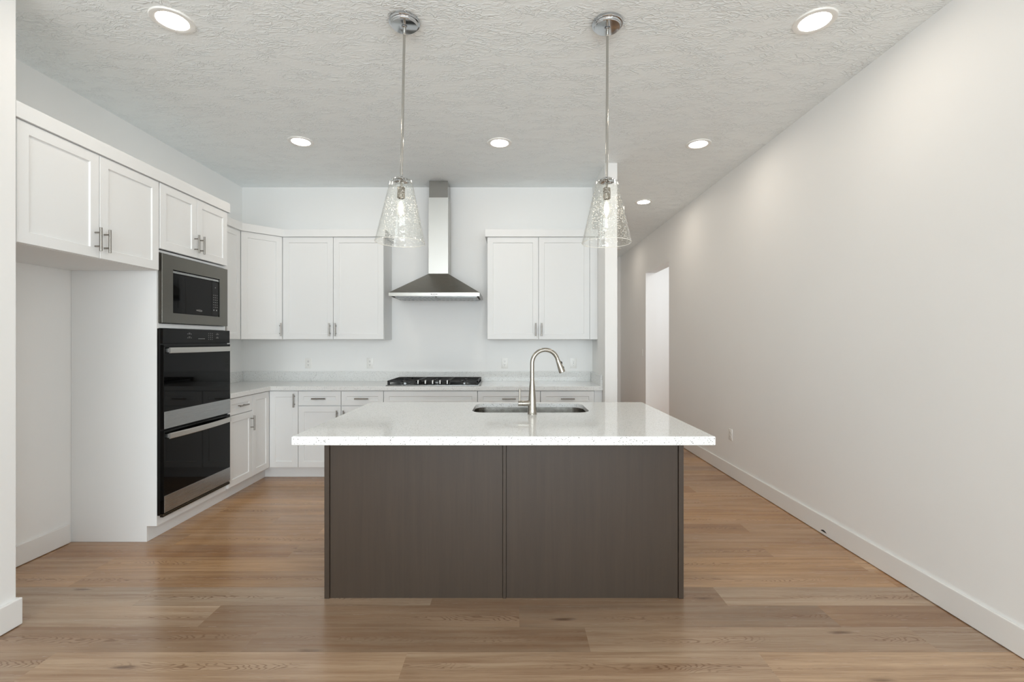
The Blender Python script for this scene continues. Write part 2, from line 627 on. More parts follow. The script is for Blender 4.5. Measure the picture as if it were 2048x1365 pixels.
bb = baseboard(MB(), XR - 0.014, XR, YN, OY0)
bb.box(XR - 0.014, XR, OY1, YE, 0.003, 0.130, 0.004, 2)
bbr = struct('baseboard_right', bb, M['trim'], 'white baseboard along the foot of the long right wall', 'baseboard')
ml = MB()
arc = [(XR - 0.0155, 3.243 + 0.063 * k / 10, 0.024 + 0.013 * math.sin(math.pi * k / 10)) for k in range(11)]
arc2 = [(p[0] + 0.003, p[1], p[2]) for p in arc]
ml.rings([arc, arc2])
ml.build('slot', M['slot'], bbr)
bl = baseboard(MB(), XL, XL + 0.014, 2.235, 3.145)
struct('baseboard_left', bl, M['trim'], 'short white baseboard in the empty refrigerator alcove', 'baseboard')
bn = baseboard(MB(), -2.360, -2.340, YN, 2.249)
bn.box(XL, -2.3601, 2.235, 2.249, 0.003, 0.130, 0.004, 2)
struct('baseboard_near', bn, M['trim'], 'white baseboard around the wall end at the lower left corner', 'baseboard')
bs = MB()
bs.box(1.001, 1.015, 4.47, YE, 0.003, 0.130, 0.004, 2)
bs.box(XS, 1.015, 4.456, 4.47, 0.003, 0.130, 0.004, 2)
struct('baseboard_stub', bs, M['trim'], 'white baseboard around the narrow wall end right of the counter', 'baseboard')

# ------------------------------------------------------------------ left wall: refrigerator cabinet, oven cabinet
LT = R(90)   # local x -> +Y, local y -> -X
Y1, Y2, Y3 = 2.248, 3.166, 3.922
DEP = XF - XL  # 0.615

rf = thing('refrigerator_cabinet', (XF, Y1, 1.829), 'white two-door wall cabinet above the empty refrigerator alcove', 'cabinet', LT)
w = Y2 - Y1 - 0.006
MB().box(-0.010, w, 0.021, DEP - 0.002, 0, 0.598, 0.001).build('carcass', M['cab'], rf)
door(rf, 0.004, w / 2 - 0.0022, 0.002, 0.595, (w / 2 - 0.030, 0.105))
door(rf, w / 2 + 0.0022, w - 0.003, 0.002, 0.595, (w / 2 + 0.030, 0.105))

oc = thing('oven_cabinet', (XF, Y2, 0), 'tall white oven cabinet holding the microwave and double oven', 'cabinet', LT)
w = Y3 - Y2 - 0.003
CF = 0.021                      # face of the carcass behind the fronts
sp_ = MB()
# near side panel with the toe notch
sp_.rings([[(0, y, z) for y, z in ((CF, 0.107), (CF, 2.427), (DEP - 0.002, 2.427), (DEP - 0.002, 0.001), (0.088, 0.001), (0.088, 0.107))],
           [(0.018, y, z) for y, z in ((CF, 0.107), (CF, 2.427), (DEP - 0.002, 2.427), (DEP - 0.002, 0.001), (0.088, 0.001), (0.088, 0.107))]])
sp_.build('side_panel', M['cab'], oc)
MB().box(w - 0.018, w, CF, DEP - 0.002, 0.107, 2.427).build('side_panel', M['cab'], oc)
cc = MB()
cc.box(0.018, w - 0.018, DEP - 0.02, DEP - 0.002, 0.107, 2.427)
cc.box(0.018, w - 0.018, CF, DEP - 0.02, 2.41, 2.427)
cc.box(0.018, w - 0.018, CF, DEP - 0.02, 1.958, 1.974)
cc.box(0.018, w - 0.018, CF, DEP - 0.02, 1.444, 1.474)
cc.box(0.018, w - 0.018, CF, DEP - 0.02, 0.107, 0.170)
cc.build('carcass', M['cab'], oc)
door(oc, 0.003, w / 2 - 0.0022, 1.980, 2.424, (w / 2 - 0.030, 2.080))
door(oc, w / 2 + 0.0022, w - 0.003, 1.980, 2.424, (w / 2 + 0.030, 2.080))

cr = thing('crown_molding', (XF, Y1, 2.428), 'flat white crown board over the refrigerator and oven cabinets', 'molding', LT)
cm = MB()
pr = [(-0.010, 0.0), (-0.011, 0.001), (-0.011, 0.076), (0.0, 0.076), (DEP - 0.002, 0.076), (DEP - 0.002, 0.062), (0.02, 0.062), (0.02, 0.0)]
cm.rings([[(-0.010, y, z) for y, z in pr], [(Y3 - Y1 + 0.016, y, z) for y, z in pr]])
cm.box(Y3 - Y1 + 0.001, Y3 - Y1 + 0.016, -0.0105, DEP - 0.002, 0.0, 0.075)
cm.build('board', M['cab'], cr)


def text_mesh(body, size, name, mat, parent, loc, rot, ext=0.0004):
    c = bpy.data.curves.new(name, 'FONT')
    c.body = body
    c.size = size
    c.extrude = ext
    c.align_x = 'CENTER'
    t = bpy.data.objects.new('tmp', c)
    COL.objects.link(t)
    bpy.context.view_layer.update()
    me = bpy.data.meshes.new_from_object(t.evaluated_get(bpy.context.evaluated_depsgraph_get()))
    bpy.data.objects.remove(t)
    bpy.data.curves.remove(c)
    me.name = name
    me.materials.clear()
    me.materials.append(mat)
    o = bpy.data.objects.new(name, me)
    COL.objects.link(o)
    o.parent = parent
    o.location = loc
    o.rotation_euler = rot
    return o


def swirl(mb, cx, y, cz, sx, sz, a0, a1, wmax):
    """thin crescent, the mark over the maker's name"""
    n = 24
    o_, i_ = [], []
    for k in range(n + 1):
        a = a0 + (a1 - a0) * k / n
        wd = wmax * math.sin(math.pi * k / n) + 0.0002
        o_.append((cx + sx * math.cos(a), y, cz + sz * math.sin(a)))
        i_.append((cx + (sx - wd) * math.cos(a), y, cz + (sz - wd) * math.sin(a)))
    for k in range(n):
        mb.quad(o_[k], o_[k + 1], i_[k + 1], i_[k])
    return mb


# microwave with its trim kit
MW0, MW1 = 0.012, w - 0.008
mw = thing('microwave', (XF, Y2, 1.478), 'built-in microwave in a wide dark steel trim frame above the double oven', 'microwave', LT)
mh = 0.472
gx0, gx1, gz0, gz1 = 0.115, 0.640, 0.072, 0.376
fr = MB()


def rect(x0, x1, z0, z1, y):
    return [(x0, y, z0), (x1, y, z0), (x1, y, z1), (x0, y, z1)]


fr.rings([rect(MW0, MW1, 0, mh, CF - 0.001), rect(MW0, MW1, 0, mh, -0.004), rect(MW0 + 0.002, MW1 - 0.002, 0.002, mh - 0.002, -0.006),
          rect(gx0, gx1, gz0, gz1, -0.006), rect(gx0, gx1, gz0, gz1, 0.012)], cap0=False, cap1=False)
fr.build('trim_frame', M['slate'], mw)
MB().box(gx0 + 0.001, gx1 - 0.001, 0.016, 0.42, gz0 + 0.001, gz1 - 0.001).build('body', M['black'], mw)
md = MB().box(gx0 + 0.003, gx1 - 0.088, 0.002, 0.0155, gz0 + 0.004, gz1 - 0.026, 0.001).build('door', M['blackglass'], mw)
MB().box(gx0 + 0.003, gx1 - 0.088, 0.001, 0.0155, gz1 - 0.022, gz1 - 0.006, 0.001).build('door_rail', M['steel'], mw)
MB().box(gx0 + 0.060, gx1 - 0.150, 0.0012, 0.0019, gz0 + 0.040, gz1 - 0.055).build('window', M['blackglass'], md)
mp = MB().box(gx1 - 0.085, gx1 - 0.003, 0.002, 0.0155, gz0 + 0.004, gz1 - 0.026, 0.001).build('control_panel', M['panelglass'], mw)
MB().box(gx1 - 0.085, gx1 - 0.003, 0.001, 0.0155, gz1 - 0.022, gz1 - 0.006, 0.001).build('panel_rail', M['steel'], mw)
keys = [(gx1 - 0.070 + i * 0.022, gx1 - 0.062 + i * 0.022, 0.145 + j * 0.019, 0.1485 + j * 0.019) for i in range(3) for j in range(6)]
keys += [(gx1 - 0.070 + i * 0.034, gx1 - 0.058 + i * 0.034, 0.118, 0.127) for i in range(2)]
keys += [(gx1 - 0.048, gx1 - 0.042, 0.300, 0.306)]
for (a_, b_, c_, d_) in keys:
    MB().box(a_, b_, 0.0012, 0.0019, c_, d_).build('key', M['grey'], mp)
text_mesh('Whirlpool', 0.016, 'logo_lettering', M['grey'], md, (0.400, 0.0010, gz0 + 0.030), (R(90), 0, 0))
swirl(MB(), 0.402, 0.0008, gz0 + 0.034, 0.030, 0.010, R(-60), R(150), 0.0016).build('logo_swirl', M['grey'], md)

# double oven
OV0, OV1 = 0.002, w - 0.002
ov = thing('double_oven', (XF, Y2, 0.165), 'black glass double wall oven with two long steel handles', 'oven', LT)
FO = -0.020                     # face of the doors
oz = lambda z: z - 0.165
ob = MB()
ob.box(0.022, w - 0.022, 0.02, 0.56, oz(0.176), oz(1.436))
ob.box(OV0, OV1, 0.002, 0.0205, oz(0.175), oz(1.440), 0.001)
ob.build('body', M['black'], ov)
cp = MB().box(OV0, OV1, FO, 0.001, oz(1.338), oz(1.440), 0.002).build('control_panel', M['panelglass'], ov)


def marks(cx, cz, nx, nz, dx, dz, sx, sz):
    for i in range(nx):
        for j in range(nz):
            a, b = cx + (i - (nx - 1) / 2) * dx, cz + (j - (nz - 1) / 2) * dz
            MB().box(a - sx / 2, a + sx / 2, FO - 0.0006, FO - 0.0001, oz(b - sz / 2), oz(b + sz / 2)).build('key', M['grey'], cp)


for q in (1.378, 1.406):
    marks(0.262, q, 3, 1, 0.018, 0.01, 0.010, 0.003)
    marks(0.262, q + 0.008, 1, 1, 0.018, 0.01, 0.018, 0.002)
    marks(0.585, q, 3, 1, 0.012, 0.01, 0.008, 0.003)
    marks(0.585, q + 0.008, 1, 1, 0.018, 0.01, 0.022, 0.002)
marks(0.395, 1.372, 5, 1, 0.016, 0.01, 0.009, 0.005)
marks(0.500, 1.390, 3, 4, 0.022, 0.015, 0.004, 0.005)


def oven_door(z0, z1, band):
    d = MB().box(OV0 + 0.001, OV1 - 0.001, FO - 0.004, 0.001, oz(z0), oz(z1), 0.002).build('door', M['blackglass'], ov)
    MB().box(OV0 + 0.004, OV1 - 0.004, FO - 0.0065, FO - 0.0041, oz(z0 + 0.002), oz(z0 + band), 0.0008).build('door_band', M['steel'], d)
    h = MB()
    pts = []
    n = 18
    for k in range(n + 1):
        s_ = k / n
        pts.append((OV0 + 0.030 + (OV1 - OV0 - 0.060) * s_, FO - 0.030 - 0.020 * math.sin(math.pi * s_)))
    hz0, hz1 = oz(z1 - 0.056), oz(z1 - 0.018)
    th = 0.011
    rings_ = []
    for (x, y) in pts:
        rings_.append([(x, y, hz0 + 0.004), (x, y, hz1 - 0.004), (x, y + 0.003, hz1), (x, y + th, hz1), (x, y + th, hz0), (x, y + 0.003, hz0)])
    h.rings(rings_)
    for x in (OV0 + 0.034, OV1 - 0.048):
        h.box(x, x + 0.014, FO - 0.030, FO - 0.0045, hz0 + 0.006, hz1 - 0.006)
    h.build('handle', M['steel_soft'], d)
    return d


oven_door(0.757, 1.328, 0.118)
d2 = oven_door(0.190, 0.745, 0.116)
lg = MB()
swirl(lg, 0.372, FO - 0.0072, oz(0.246), 0.022, 0.012, R(-75), R(130), 0.004)
swirl(lg, 0.352, FO - 0.0072, oz(0.243), 0.012, 0.006, R(60), R(215), 0.003)
lg.build('logo_swirl', M['grey'], d2)
vt = MB()
vt.box(OV0, OV1, FO, 0.001, oz(0.165), oz(0.171))
vt.box(OV0, OV1, FO + 0.004, 0.001, oz(0.175), oz(0.1805))
vt.box(OV0, OV0 + 0.014, FO, 0.001, oz(0.165), oz(0.184))
vt.box(OV1 - 0.014, OV1, FO, 0.001, oz(0.165), oz(0.184))
vt.build('vent_trim', M['slate'], ov)

# ------------------------------------------------------------------ base cabinets
DZ0, DZ1 = 0.119, 0.864         # fronts
DRZ = 0.722                     # split between drawer and door


def base_unit(name, loc, rz, wd, label, kinds, dep=0.578):
    """kinds: list of columns (x0, x1, has_drawer, pull_side, drawer_pull)"""
    t = thing(name, loc, label, 'cabinet', rz)
    MB().box(0.001, wd - 0.001, 0.021, dep, 0.106, 0.871).build('carcass', M['cab'], t)
    for (a, b, dr, side, dp) in kinds:
        top = DZ1
        if dr:
            door(t, a, b, DRZ + 0.002, DZ1, ((a + b) / 2, (DRZ + DZ1) / 2) if dp else None, 'drawer', 0.0, 0.050, False)
            top = DRZ - 0.0045
        if side is not None:
            px = b - 0.030 if side > 0 else a + 0.030
            door(t, a, b, DZ0, top, (px, top - 0.105) if side else None)
    return t


g = 0.0026
YA = 4.299
base_unit('base_cabinet', (XF, Y3, 0), LT, YA - Y3, 'narrow white base cabinet with drawer right beside the double oven',
          [(g + 0.004, YA - Y3 - g, True, 1, True)])
# corner cabinet: two leaves at a right angle
cn = thing('corner_base_cabinet', (XF, YF, 0), 'white corner base cabinet with two tall leaves meeting at a right angle', 'cabinet')
XA = -2.091
poly = [(XL - XF + 0.002, YA - YF + 0.001), (-0.021, YA - YF + 0.001), (-0.021, 0.021), (XA - XF - 0.001, 0.021), (XA - XF - 0.001, YB - YF - 0.002), (XL - XF + 0.002, YB - YF - 0.002)]
MB().prism(poly, 0.106, 0.871).build('carcass', M['cab'], cn)
lv = panel_front(MB(), 0.002, YF - YA - 0.001, DZ0, DZ1).build('door', M['cab'], cn, (0, YA - YF, 0), (0, 0, LT))
door(cn, 0.002, XA - XF - 0.002, DZ0, DZ1, (XA - XF - 0.032, 0.864 - 0.088))
XBm, XBe = -1.671, -1.2555
base_unit('double_base_cabinet', (XA, YF, 0), 0, XBe - XA, 'white two-drawer two-door base cabinet left of the cooktop',
          [(g, XBm - XA - g, True, 1, True), (XBm - XA + g, XBe - XA - g, True, -1, True)])
XCe = -0.337
base_unit('cooktop_base_cabinet', (XBe, YF, 0), 0, XCe - XBe, 'wide white base cabinet under the cooktop with a plain drawer front',
          [(g, (XCe - XBe) - g, True, None, False), (g, (XCe - XBe) / 2 - g, False, None, False)])
cbc = [o for o in COL.objects if o.name.startswith('cooktop_base_cabinet')][0]
hw = (XCe - XBe) / 2
door(cbc, g, hw - g, DZ0, DRZ - 0.0045, (hw - 0.032, DRZ - 0.108))
door(cbc, hw + g, 2 * hw - g, DZ0, DRZ - 0.0045, (hw + 0.032, DRZ - 0.108))
XDe, XEe = 0.278, 0.806
base_unit('drawer_base_cabinet', (XCe, YF, 0), 0, XDe - XCe, 'white base cabinet just right of the cooktop, seen behind the faucet',
          [(g, XDe - XCe - g, True, -1, True)])
be = base_unit('end_base_cabinet', (XDe, YF, 0), 0, XEe - XDe, 'white base cabinet at the right end beside the wall',
               [(g, XEe - XDe - g, True, 1, True)])
MB().box(XEe - XDe + 0.001, XS - XDe - 0.002, 0.012, 0.030, 0.106, 0.871).build('filler_strip', M['cab'], be)

tk = thing('toe_kick', (-2.46, Y2, 0), 'white recessed toe kick board running below the base cabinets', 'toe kick')
tm = MB()
YT = 4.683
tm.box(-0.016, 0, 0.019, YT - Y2 + 0.016, 0.001, 0.1055)
tm.box(0.0, XS + 2.46 - 0.002, YT - Y2, YT - Y2 + 0.016, 0.001, 0.1055)
tm.build('board', M['cab'], tk)

# ------------------------------------------------------------------ perimeter countertop with backsplash
ZT, TH = 0.914, 0.0415
ct = thing('perimeter_countertop', (XL, Y3, ZT - TH), 'white speckled quartz worktop running along the back wall', 'countertop')
XCF, YCF = -2.349, 4.570


def chamfer_slab(mb, poly, z0, z1, c=0.0025):
    """horizontal slab with small arrises; polygon counter-clockwise"""
    n = len(poly)

    def inset(d):
        out = []
        for i in range(n):
            p0, p1, p2 = Vector(poly[i - 1]), Vector(poly[i]), Vector(poly[(i + 1) % n])
            a, b = (p1 - p0).normalized(), (p2 - p1).normalized()
            na, nb = Vector((-a.y, a.x)), Vector((-b.y, b.x))
            k = (na + nb) / max(0.2, 1 + na.dot(nb))
            out.append(p1 + k * d)
        return out
    i0, i1 = inset(0), inset(c)
    mb.rings([[(p.x, p.y, z0) for p in i1], [(p.x, p.y, z0 + c) for p in i0], [(p.x, p.y, z1 - c) for p in i0], [(p.x, p.y, z1) for p in i1]])
    return mb


pl = [(XL + 0.001, Y3 + 0.001), (XCF, Y3 + 0.001), (XCF, YCF), (XS - 0.001, YCF), (XS - 0.001, YB - 0.001), (XL + 0.001, YB - 0.001)]
chamfer_slab(MB(), [(x - XL, y - Y3) for x, y in pl], 0, TH).build('slab', M['quartz'], ct)
MB().box(0.021, XS - XL - 0.021, YB - Y3 - 0.021, YB - Y3 - 0.001, TH, TH + 0.106, 0.0015).build('backsplash', M['quartz'], ct)
MB().box(0.001, 0.020, 0.001, YB - Y3 - 0.001, TH, TH + 0.106, 0.0015).build('backsplash', M['quartz'], ct)
MB().box(XS - XL - 0.020, XS - XL - 0.001, YCF - Y3 + 0.02, YB - Y3 - 0.001, TH, TH + 0.106, 0.0015).build('backsplash', M['quartz'], ct)

# ------------------------------------------------------------------ wall cabinets
UZ, UH = 1.372, 1.054
UD = 0.333                      # with door
YU = 4.842                      # face of the back run doors
XU = -2.638                     # face of the left run doors
lw = thing('side_upper_cabinet', (XU, Y3 + 0.018, UZ), 'white wall cabinet on the left wall, mostly hidden behind the tall oven cabinet', 'cabinet', LT)
ww = 4.567 - Y3 - 0.020
MB().box(0, ww, 0.021, UD - 0.002, 0, UH + 0.002).build('carcass', M['cab'], lw)
door(lw, 0.002, ww / 2 - 0.0022, 0.001, UH, (ww / 2 - 0.03, 0.1))
door(lw, ww / 2 + 0.0022, ww - 0.002, 0.001, UH, (ww / 2 + 0.03, 0.1))

ca = Vector((XU, 4.567))
cb_ = Vector((-2.363, YU))
cw = thing('corner_upper_cabinet', (ca.x, ca.y, UZ), 'white diagonal corner wall cabinet with a single tall door', 'cabinet', R(45))
cl = (cb_ - ca).length
rot_inv = Matrix.Rotation(-R(45), 2)


def loc45(x, y):
    v = rot_inv @ (Vector((x, y)) - ca)
    return (v.x, v.y)


pc = [(ca.x - 0.021, ca.y + 0.004), (cb_.x - 0.004, cb_.y + 0.021), (cb_.x - 0.004, YB - 0.002), (XL + 0.002, YB - 0.002), (XL + 0.002, ca.y + 0.004)]
MB().prism([loc45(*p) for p in pc], 0, UH + 0.002).build('carcass', M['cab'], cw)
door(cw, 0.005, cl - 0.005, 0.001, UH, (cl - 0.030, 0.10))

XU1 = -1.322
uw = thing('double_upper_cabinet', (cb_.x, YU, UZ), 'white two-door wall cabinet left of the range hood', 'cabinet')
ww = XU1 - cb_.x
MB().box(0.0, ww, 0.021, UD - 0.002, 0, UH + 0.002).build('carcass', M['cab'], uw)
door(uw, 0.003, ww / 2 - 0.0022, 0.001, UH, (ww / 2 - 0.030, 0.10))
door(uw, ww / 2 + 0.0022, ww - 0.002, 0.001, UH, (ww / 2 + 0.030, 0.10))

XV0, XV1 = -0.255, 0.802
vw = thing('double_upper_cabinet', (XV0, YU, UZ), 'white two-door wall cabinet right of the range hood, above the faucet', 'cabinet')
ww = XV1 - XV0
MB().box(0.0, ww, 0.021, UD - 0.002, 0, UH + 0.002).build('carcass', M['cab'], vw)
door(vw, 0.002, ww / 2 - 0.0022, 0.001, UH, (ww / 2 - 0.030, 0.10))
door(vw, ww / 2 + 0.0022, ww - 0.002, 0.001, UH, (ww / 2 + 0.030, 0.10))
MB().box(ww + 0.001, XS - XV0 - 0.002, 0.004, 0.022, 0, UH + 0.001).build('filler_strip', M['cab'], vw)


def crown_run(name, pts, label, back):
    """flat crown board: pts is the outer plan line, back the plan line at the wall"""
    t = thing(name, (pts[0][0], pts[0][1], 2.428), label, 'molding')
    ox, oy = pts[0]
    poly_ = [(x - ox, y - oy) for x, y in pts + back]
    m = MB()
    m.prism(poly_, 0.0, 0.074)
    m.build('board', M['cab'], t)
    return t


e = 0.020
crown_run('crown_molding', [(XU + e, Y3 + 0.018), (XU + e, ca.y - e * 0.414), (cb_.x + e * 0.414, YU - e), (XU1 + e, YU - e)],
          'flat white crown board over the corner and left wall cabinets', [(XU1 + e, YB - 0.002), (XL + 0.002, YB - 0.002), (XL + 0.002, Y3 + 0.018)])
crown_run('crown_molding', [(XV0 - e, YU - e), (XS - 0.002, YU - e)], 'flat white crown board over the wall cabinet right of the hood',
          [(XS - 0.002, YB - 0.002), (XV0 - e, YB - 0.002)])

# ------------------------------------------------------------------ range hood
HX = -0.776
hd = thing('range_hood', (HX, YB, 1.803), 'stainless steel chimney range hood on the back wall above the cooktop', 'range hood')
HF = 4.680 - YB                 # front edge (local y), wall at 0
hwid = 0.453
top_w, top_f = 0.102, 4.955 - YB
cn_ = MB()
cn_.rings([[(-hwid, HF, 0.036), (hwid, HF, 0.036), (hwid, -0.002, 0.036), (-hwid, -0.002, 0.036)],
           [(-top_w, top_f, 0.262), (top_w, top_f, 0.262), (top_w, -0.002, 0.262), (-top_w, -0.002, 0.262)]])
cn_.build('canopy', M['hoodm'], hd)
st = MB()
t_ = 0.012
st.box(-hwid, hwid, HF, HF + t_, 0, 0.0355, 0.001)
st.box(-hwid, -hwid + t_, HF + t_, -0.002, 0, 0.0355, 0.001)
st.box(hwid - t_, hwid, HF + t_, -0.002, 0, 0.0355, 0.001)
rim = st.build('rim', M['steel_v'], hd)
fi = MB()
fi.box(-hwid + t_, hwid - t_, HF + t_ + 0.001, HF + 0.11, 0.008, 0.014)
fi.build('underside_panel', M['steel'], hd)
for x0_, x1_ in ((-hwid + t_ + 0.02, -0.004), (0.004, hwid - t_ - 0.02)):
    f_ = MB()
    f_.box(x0_, x1_, HF + 0.112, -0.03, -0.004, 0.010, 0.002)
    for k in range(9):
        xx = x0_ + 0.03 + k * (x1_ - x0_ - 0.06) / 8
        f_.box(xx - 0.012, xx + 0.012, HF + 0.13, -0.05, -0.0075, -0.0035, 0.0015)
    f_.build('filter', M['steel'], hd)
for x_ in (-0.196, 0.196):
    MB().lathe([(0.001, 0.003), (0.026, 0.003), (0.030, 0.006), (0.030, 0.010)], 24, Matrix.Translation((x_, HF + 0.06, 0))).build('lamp', M['hoodlamp'], hd)
for k in range(4):
    b_ = MB().tube([(-0.028 + k * 0.0185, HF - 0.0025, 0.018), (-0.028 + k * 0.0185, HF, 0.018)], 0.0048, 14)
    b_.build('button', M['slot'], rim)
MB().box(-0.104, 0.104, 4.952 - YB, -0.002, 0.262, 1.066, 0.0012).build('chimney', M['steel_soft'], hd)
MB().box(-0.098, 0.098, 4.960 - YB, -0.002, 1.066, ZC - 1.803 - 0.001, 0.0012).build('chimney_extension', M['steel_v'], hd)

# ------------------------------------------------------------------ gas cooktop
CX = -0.782
ck = thing('gas_cooktop', (CX, 4.612, ZT), 'black and steel five-knob gas cooktop set into the back worktop', 'cooktop')
cwid, cdep = 0.458, 0.520
MB().box(-cwid, cwid, 0, cdep, 0.0, 0.008, 0.003, 2).build('tray', M['steel'], ck)
MB().box(-cwid + 0.012, cwid - 0.012, 0.030, cdep - 0.012, 0.008, 0.0095).build('spill_plate', M['black'], ck)
for (bx, by, br) in ((-0.30, 0.15, 0.038), (-0.30, 0.38, 0.030), (0.0, 0.30, 0.052), (0.30, 0.15, 0.030), (0.30, 0.38, 0.038)):
    b_ = MB().lathe([(br * 1.25, 0.0095), (br * 1.25, 0.017), (br, 0.020), (br, 0.026), (0, 0.026)], 28, Matrix.Translation((bx, by, 0))).build('burner', M['steel'], ck)
    MB().lathe([(br * 0.96, 0.0262), (br * 1.02, 0.029), (br * 0.9, 0.035), (0, 0.0355)], 28, Matrix.Translation((bx, by, 0))).build('burner_cap', M['iron'], b_)
gb = 0.0065
for gi, (gx0_, gx1_, gy0) in enumerate(((-0.447, -0.155, 0.022), (-0.150, 0.150, 0.115), (0.155, 0.447, 0.022))):
    m = MB()
    gy1 = 0.505
    zt, zb = 0.050, 0.032
    for y_ in (gy0, gy1 - 2 * gb):
        m.box(gx0_, gx1_, y_, y_ + 2 * gb, zb, zt, 0.002)
    for x_ in (gx0_, gx1_ - 2 * gb):
        m.box(x_, x_ + 2 * gb, gy0, gy1, zb, zt, 0.002)
    xm = (gx0_ + gx1_) / 2
    for y_ in ([0.10, 0.20, 0.265, 0.33, 0.43] if gi != 1 else [0.18, 0.25, 0.35, 0.43]):
        m.box(gx0_, gx0_ + 0.105, y_ - gb, y_ + gb, zb + 0.003, zt, 0.002)
        m.box(gx1_ - 0.105, gx1_, y_ - gb, y_ + gb, zb + 0.003, zt, 0.002)
    m.box(gx0_, gx1_, 0.265 - gb, 0.265 + gb, zb + 0.003, zt, 0.002)
    for (a_, b_) in ((gy0, gy0 + 0.085), (0.21, 0.32), (0.43, gy1)):
        m.box(xm - gb, xm + gb, a_, b_, zb + 0.003, zt, 0.002)
    for x_ in (gx0_, gx1_ - 0.022):
        for y_ in (gy0, gy1 - 0.022):
            m.box(x_, x_ + 0.022, y_, y_ + 0.022, 0.0085, zb + 0.002, 0.003)
    m.build('grate', M['iron'], ck)
for k in range(5):
    kx, ky = -0.148 + k * 0.0725, 0.055
    kn = MB().lathe([(0.021, 0.0085), (0.021, 0.013), (0.017, 0.016), (0.016, 0.034), (0.014, 0.037), (0, 0.037)], 24, Matrix.Translation((kx, ky, 0))).build('knob', M['black'], ck)
    MB().box(kx - 0.0065, kx + 0.0065, ky - 0.0205, ky + 0.018, 0.016, 0.052, 0.002).build('knob_grip', M['steel_soft'], kn)

# ------------------------------------------------------------------ island
IX0, IX1, IY0, IY1 = -0.986, 0.902, 2.468, 3.360
isl = thing('kitchen_island', ((IX0 + IX1) / 2, IY0, 0), 'dark taupe stained wood island base with two flat panels', 'island')
hx = (IX1 - IX0) / 2
zt = ZT - TH - 0.001
ep = 0.0265
MB().box(-hx, -hx + ep, 0.0, IY1 - IY0, 0, zt, 0.0012).build('end_panel', M['wood'], isl)
MB().box(hx - ep, hx, 0.0, IY1 - IY0, 0, zt, 0.0012).build('end_panel', M['wood'], isl)
bxm = (1009.0 - 1024) / 380.8 - (IX0 + IX1) / 2
MB().box(-hx + ep + 0.002, bxm - 0.0105, 0.007, 0.020, 0, zt, 0.0008).build('back_panel', M['wood'], isl)
MB().box(bxm + 0.0105, hx - ep - 0.002, 0.007, 0.020, 0, zt, 0.0008).build('back_panel', M['wood'], isl)
MB().box(bxm - 0.0085, bxm + 0.0085, 0.001, 0.020, 0, zt, 0.0012).build('batten', M['wood'], isl)
ib = MB()
ib.box(-hx + ep, hx - ep, 0.020, 0.035, 0.0, zt)
ib.box(-hx + ep, hx - ep, IY1 - IY0 - 0.04, IY1 - IY0 - 0.022, 0.106, zt)
ib.box(-hx + ep, hx - ep, 0.035, IY1 - IY0 - 0.04, 0.106, 0.124)
ib.box(-hx + ep, hx - ep, IY1 - IY0 - 0.10, IY1 - IY0 - 0.085, 0.0, 0.106)
ib.build('carcass', M['wood'], isl)
nd = 4
for k in range(nd):
    a_, b_ = -hx + ep + k * (2 * hx - 2 * ep) / nd, -hx + ep + (k + 1) * (2 * hx - 2 * ep) / nd
    m = MB()
    panel_front(m, a_ + 0.002, b_ - 0.002, DZ0, 0.866, 0.0)
    dd = m.build('door', M['wood'], isl, (0, IY1 - IY0, 0), (0, 0, R(180)))
    bar_pull((b_ - 0.032) if k % 2 == 0 else (a_ + 0.032), 0.76).build('handle', M['pull'], dd)

# island worktop with a rounded cut-out for the sink
SX0, SX1, SY0, SY1 = -1.0165, 0.9385, 2.168, 3.390
it = thing('island_countertop', ((SX0 + SX1) / 2, SY0, ZT - TH), 'thick white speckled quartz slab on the island', 'countertop')
ox, oy = (SX0 + SX1) / 2, SY0
HX0, HX1, HY0, HY1 = -0.252, 0.487, 2.893, 3.310


def rrect(x0, x1, y0, y1, r, n=8, z=None):
    pts = []
    for cx_, cy_, a in ((x1 - r, y0 + r, -90), (x1 - r, y1 - r, 0), (x0 + r, y1 - r, 90), (x0 + r, y0 + r, 180)):
        for k in range(n + 1):
            q = R(a + 90 * k / n)
            pts.append((cx_ + r * math.cos(q), cy_ + r * math.sin(q)))
    return pts


def slab_with_hole(outer, inner, z0, z1, c):
    mb = MB()
    bm = mb.bm

    def loop(pts, z):
        return [bm.verts.new((x, y, z)) for x, y in pts]

    def shrink(pts, d):
        cx_ = sum(p[0] for p in pts) / len(pts)
        cy_ = sum(p[1] for p in pts) / len(pts)
        return [(x - math.copysign(d, x - cx_), y - math.copysign(d, y - cy_)) for x, y in pts]
    o1 = shrink(outer, c)
    L = [loop(o1, z0), loop(outer, z0 + c), loop(outer, z1 - c), loop(o1, z1)]
    K = [loop(inner, z1 - 0.025), loop(inner, z1 - 0.001), loop(shrink(inner, -0.001), z1)]
    for seq in (L, K):
        for a, b in zip(seq, seq[1:]):
            n = len(a)
            for i in range(n):
                bm.faces.new([a[i], a[(i + 1) % n], b[(i + 1) % n], b[i]])
    for lo, li in ((L[0], K[0]), (L[-1], K[-1])):
        ed = []
        for lp in (lo, li):
            for i in range(len(lp)):
                ed.append(bm.edges.get((lp[i], lp[(i + 1) % len(lp)])))
        bmesh.ops.triangle_fill(bm, edges=ed, use_beauty=True, use_dissolve=False)
    return mb


outer = [(SX0 - ox, SY0 - oy), (SX1 - ox, SY0 - oy), (SX1 - ox, SY1 - oy), (SX0 - ox, SY1 - oy)]
inner = [(x - ox, y - oy) for x, y in rrect(HX0, HX1, HY0, HY1, 0.085)]
slab_with_hole(outer, inner, 0, TH, 0.003).build('slab', M['quartz'], it)

